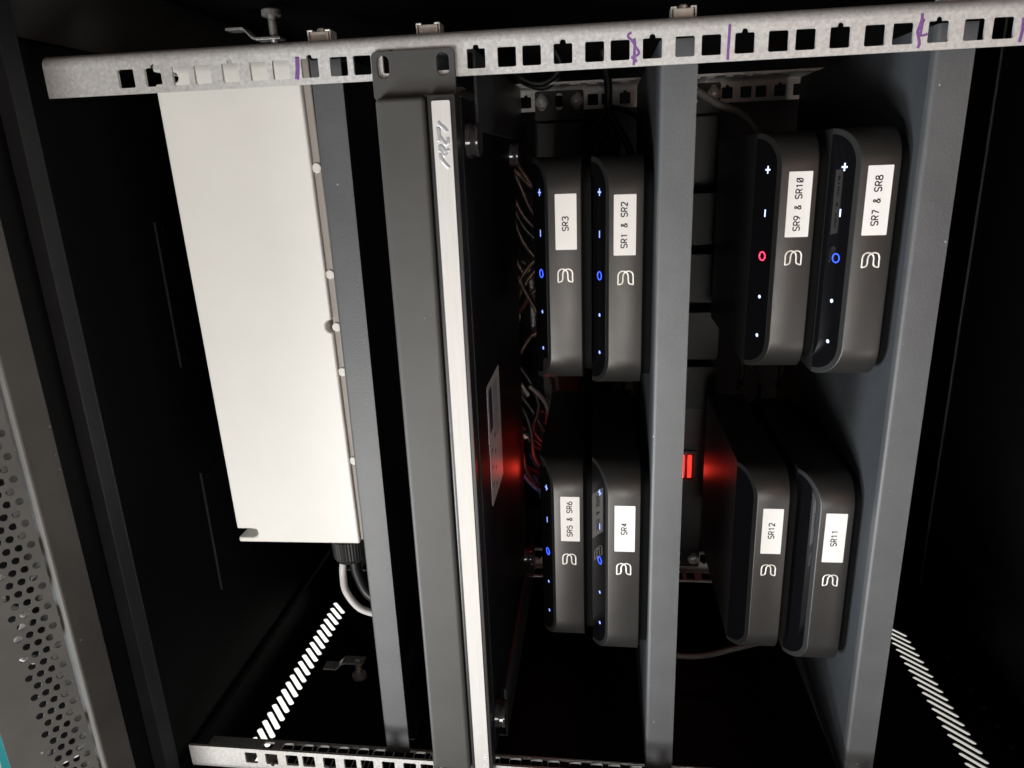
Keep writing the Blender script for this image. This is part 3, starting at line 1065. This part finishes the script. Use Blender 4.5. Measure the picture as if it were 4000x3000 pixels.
P1 = pdu(-204.3, 'black power strip on the rear rail above the SR3 player')
P2 = pdu(-324.0, 'black power strip behind the middle shelf with a lit red switch')
rocker(P1, -92, -204.3, (0, 297, -204.3), 0.022, 214, 19.0)
rocker(P2, -119, -324.0, (0, 297, -324.0), 0.014, 275)
for i, (xa, xb, lb) in enumerate(((150, 106, 'dark grey plug block in the rear strip nearest the rail'), (98, 55, 'dark grey plug block second from the rail in the rear strip'),
                                  (88 - 42, 2, 'dark grey plug block third from the rail in the rear strip'), (-5, -46, 'dark grey plug block nearest the red switch'))):
    V_, F_ = platedata([rrect((xa + xb) / 2, -327.5, xa - xb, 40, 4)], 34, lambda a, b, d: (a, 251.5 + d, b))
    tag(put('plug_block', new_mesh(V_, F_), PLUGM, None, 1.2), lb, 'plug', 'plugs in the rear power strip')

# ------------------------------------------------------------------ cables
# brown speaker wires hanging in the gap above the SR3 player
wires = [
    ([(196, 238, -150), (188, 243, -164), (170, 250, -176), (150, 252, -190), (140, 254, -204)], BROWN),
    ([(192, 240, -148), (182, 250, -162), (163, 256, -170), (140, 258, -180), (120, 258, -196)], BROWN),
    ([(186, 238, -152), (176, 246, -166), (160, 252, -182), (152, 254, -200)], COPPER),
    ([(178, 240, -150), (166, 246, -160), (150, 250, -166), (132, 252, -176), (118, 254, -192)], BROWN),
    ([(172, 238, -150), (158, 244, -160), (140, 248, -164), (118, 250, -170), (100, 252, -182), (92, 252, -200)], BROWN),
    ([(165, 240, -152), (150, 246, -162), (128, 250, -172), (112, 252, -186)], BLKC),
    ([(140, 240, -150), (128, 246, -160), (112, 250, -164), (96, 250, -166), (84, 252, -172)], COPPER),
    ([(128, 240, -150), (112, 246, -158), (92, 250, -163), (70, 250, -172), (50, 250, -182), (30, 252, -190)], BROWN),
    ([(60, 240, -150), (64, 246, -160), (78, 250, -168), (92, 252, -178), (104, 252, -192)], COPPER),
    ([(54, 240, -150), (58, 248, -162), (70, 254, -170), (84, 256, -180), (98, 256, -196)], COPPER),
    ([(44, 240, -152), (48, 250, -166), (62, 258, -176), (76, 260, -190)], BROWN),
    ([(-10, 238, -152), (2, 246, -162), (16, 250, -170), (28, 250, -180), (30, 250, -196)], BROWN),
]
wl = ['topmost brown wire of the bundle above the SR3 player', 'thin brown wire second in the bundle above the SR3 player', 'tan wire among the brown ones above the SR3 player',
      'brown wire fourth in the bundle above the SR3 player', 'long brown wire sagging past the SR3 plus sign', 'black wire crossing the brown bundle above the SR3 player',
      'pale copper wire in the gap above the SR3 player', 'reddish brown wire crossing over in the gap above SR3', 'copper wire slanting up across the gap above SR3',
      'second copper wire slanting up across the gap above SR3', 'brown wire slanting up behind the copper ones', 'last brown wire curving below the bundle']
for (p, m), lb in zip(wires, wl):
    cable('speaker_wire', p, 2.1, m, lb, 'speaker wires above the SR3 player', 'wire')
for pts, lb in (([(102, 264, -150), (90, 264, -172), (78, 264, -177), (40, 264, -178), (22, 264, -178)], 'pale cable running along the gap beside the SR3 player'),
                ([(58, 246, -158), (46, 246, -166), (34, 246, -161), (18, 246, -156)], 'short pale cable hanging in front of the copper wires')):
    cable('pale_cable', pts, 2.4, GREYC, lb)
# black leads with white name tags
for i, (a, b, lb) in enumerate((((-12, 250, -158), (-34, 250, -172), 'black lead with a white tag nearest the wire bundle'),
                                ((-34, 252, -154), (-50, 252, -166), 'black lead whose small tag lies second from the bundle'),
                                ((-58, 250, -158), (-76, 250, -171), 'black lead whose tag lies third from the bundle'),
                                ((-82, 250, -157), (-98, 250, -164), 'black lead whose tag lies closest to the red glow'))):
    A, B = Vector(a), Vector(b)
    d = (B - A).normalized()
    r_ = root('tagged_lead', tuple(A), lb, 'cable', 'tagged leads under the amplifier')
    pts = [Vector((18, 0, 16)), Vector((6, 0, 5)), Vector((0, 0, 0)), (B - A), (B - A) + d * 10, (B - A) + d * 22 + Vector((0, 4, -10))]
    put('jacket', new_mesh(*tubedata(spline(pts, 6), 2.5, 10), smooth=True), BLKC, r_)
    tg = put('name_tag', new_mesh(*tubedata([tuple(d * 1.0), tuple(d * ((B - A).length - 1))], 3.3, 12)), LABEL, r_)
    smooth_angle(tg, 40)
    # little dark print lines round the tag
    L_ = (B - A).length
    parts = []
    for k in (0.3, 0.45, 0.6):
        c = d * (L_ * k)
        sd = Vector((d.z, 0, -d.x))
        p0 = c + sd * 1.6 + Vector((0, -2.95, 0))
        p1 = c - sd * 1.6 + Vector((0, -2.95, 0))
        parts.append(tubedata([tuple(p0), tuple(p1)], 0.4, 6))
    put('print', new_mesh(*join(parts)), INK, tg)
# dark cables around the rear rail
cable('black_cable', [(268, 250, -150), (256, 262, -165), (247, 270, -180), (246, 272, -192), (252, 270, -203), (262, 268, -207), (276, 262, -198)], 3.0, BLKC,
      'black cable looping over the rear rail beside the bracket')
cable('black_cable', [(266, 258, -150), (254, 266, -164), (244.5, 274, -182), (243, 276, -194), (250, 276, -206)], 2.6, BLKC,
      'second black cable looping beside the rear bracket')
cable('black_cable', [(270, 268, -242), (254, 270, -245.5), (240, 270, -248), (222, 270, -248), (212, 270, -253), (200, 268, -260), (186, 266, -267), (160, 262, -268)], 3.4, BLKC,
      'thick black cable dropping straight over the rear rail')
cable('black_cable', [(222, 268, -246.5), (212, 268, -240), (203, 266, -233), (190, 262, -231)], 2.6, BLKC, 'thin black cable branching left below the rear rail')
cable('black_cable', [(180, 248, -236), (190, 250, -238.5), (198, 250, -243), (201.5, 250, -248.6), (197, 250, -253.5), (185, 248, -254.5), (170, 246, -252)], 2.7, BLKC,
      'black cable bent in a tight arch above the SR1 & SR2 player')
cable('black_cable', [(224, 272, -249), (221, 276, -262), (214, 280, -275), (205, 284, -286)], 2.2, BLKC, 'thin black cable branching right below the rear rail')
cable('grey_cable', [(232, 262, -322), (221, 256, -338), (214, 252, -354), (203, 250, -366), (190, 250, -373)], 3.2, GREYC,
      'grey cable beside the rear rail below the middle shelf')
cable('grey_cable', [(-262, 182, -292), (-268, 182, -316), (-266, 182, -338), (-258, 182, -362), (-250, 182, -384), (-244, 180, -398)], 2.6, GREYC,
      'thin grey cable arching between the middle and lowest shelves')
for i, (xx, zz, lb) in enumerate(((18, -365, 'black lead hanging below the SR9 & SR10 player'), (-2, -380, 'black lead hanging between the SR9 and SR12 players'),
                                  (20, -398, 'black lead drooping beside the SR7 & SR8 player'))):
    cable('hanging_lead', [(xx + 16, 210, zz + 18), (xx + 4, 214, zz + 8), (xx - 14, 216, zz + 2), (xx - 34, 220, zz + 4)], 2.0, PLUGM, lb, 'leads behind the lower players')
for i, (xx, zz, lb) in enumerate(((20, -250, 'black lead hanging below the SR1 & SR2 player'), (16, -262, 'second black lead hanging below the SR1 & SR2 player'),
                                  (24, -226, 'black lead hanging below the SR3 player'))):
    cable('hanging_lead', [(xx + 16, 205, zz + 8), (xx + 2, 208, zz + 3), (xx - 14, 210, zz - 1), (xx - 36, 214, zz + 3)], 2.0, PLUGM, lb, 'leads behind the upper players')
cable('blue_cable', [(-98, 262, -172), (-112, 262, -178), (-124, 262, -176), (-146, 262, -182)], 2.6, BLUEC, 'dim blue cable beside the red glow above SR5')

# tangle of dark leads between the upper and lower players
tang = [
    ([(10, 236, -160), (-12, 232, -176), (-36, 230, -184), (-58, 232, -178), (-74, 236, -186)], BLKC, 'black lead in the tangle nearest the SR3 player end'),
    ([(2, 240, -150), (-20, 238, -162), (-44, 236, -178), (-66, 236, -190)], BLKC, 'black lead slanting through the tangle above SR5'),
    ([(-24, 240, -152), (-40, 236, -168), (-62, 232, -176), (-88, 232, -178), (-108, 236, -190)], BLKC, 'long black lead sagging through the tangle above SR5'),
    ([(-44, 238, -150), (-60, 236, -164), (-70, 234, -178), (-84, 236, -192)], PLUGM, 'dull lead dropping through the middle of the tangle'),
    ([(-64, 240, -152), (-86, 236, -166), (-104, 234, -170), (-124, 236, -182)], BLKC, 'black lead at the red glow end of the tangle'),
    ([(-90, 238, -154), (-110, 234, -168), (-122, 232, -180), (-130, 234, -194)], BLUEC, 'blue lead at the red glow end of the tangle'),
    ([(-16, 228, -176), (-30, 226, -190), (-52, 226, -196), (-70, 228, -202)], GREYC, 'thin grey lead under the tangle above SR5'),
]
for p, m, lb in tang:
    cable('tangled_lead', p, 2.2, m, lb, 'tangled leads above the SR5 player')
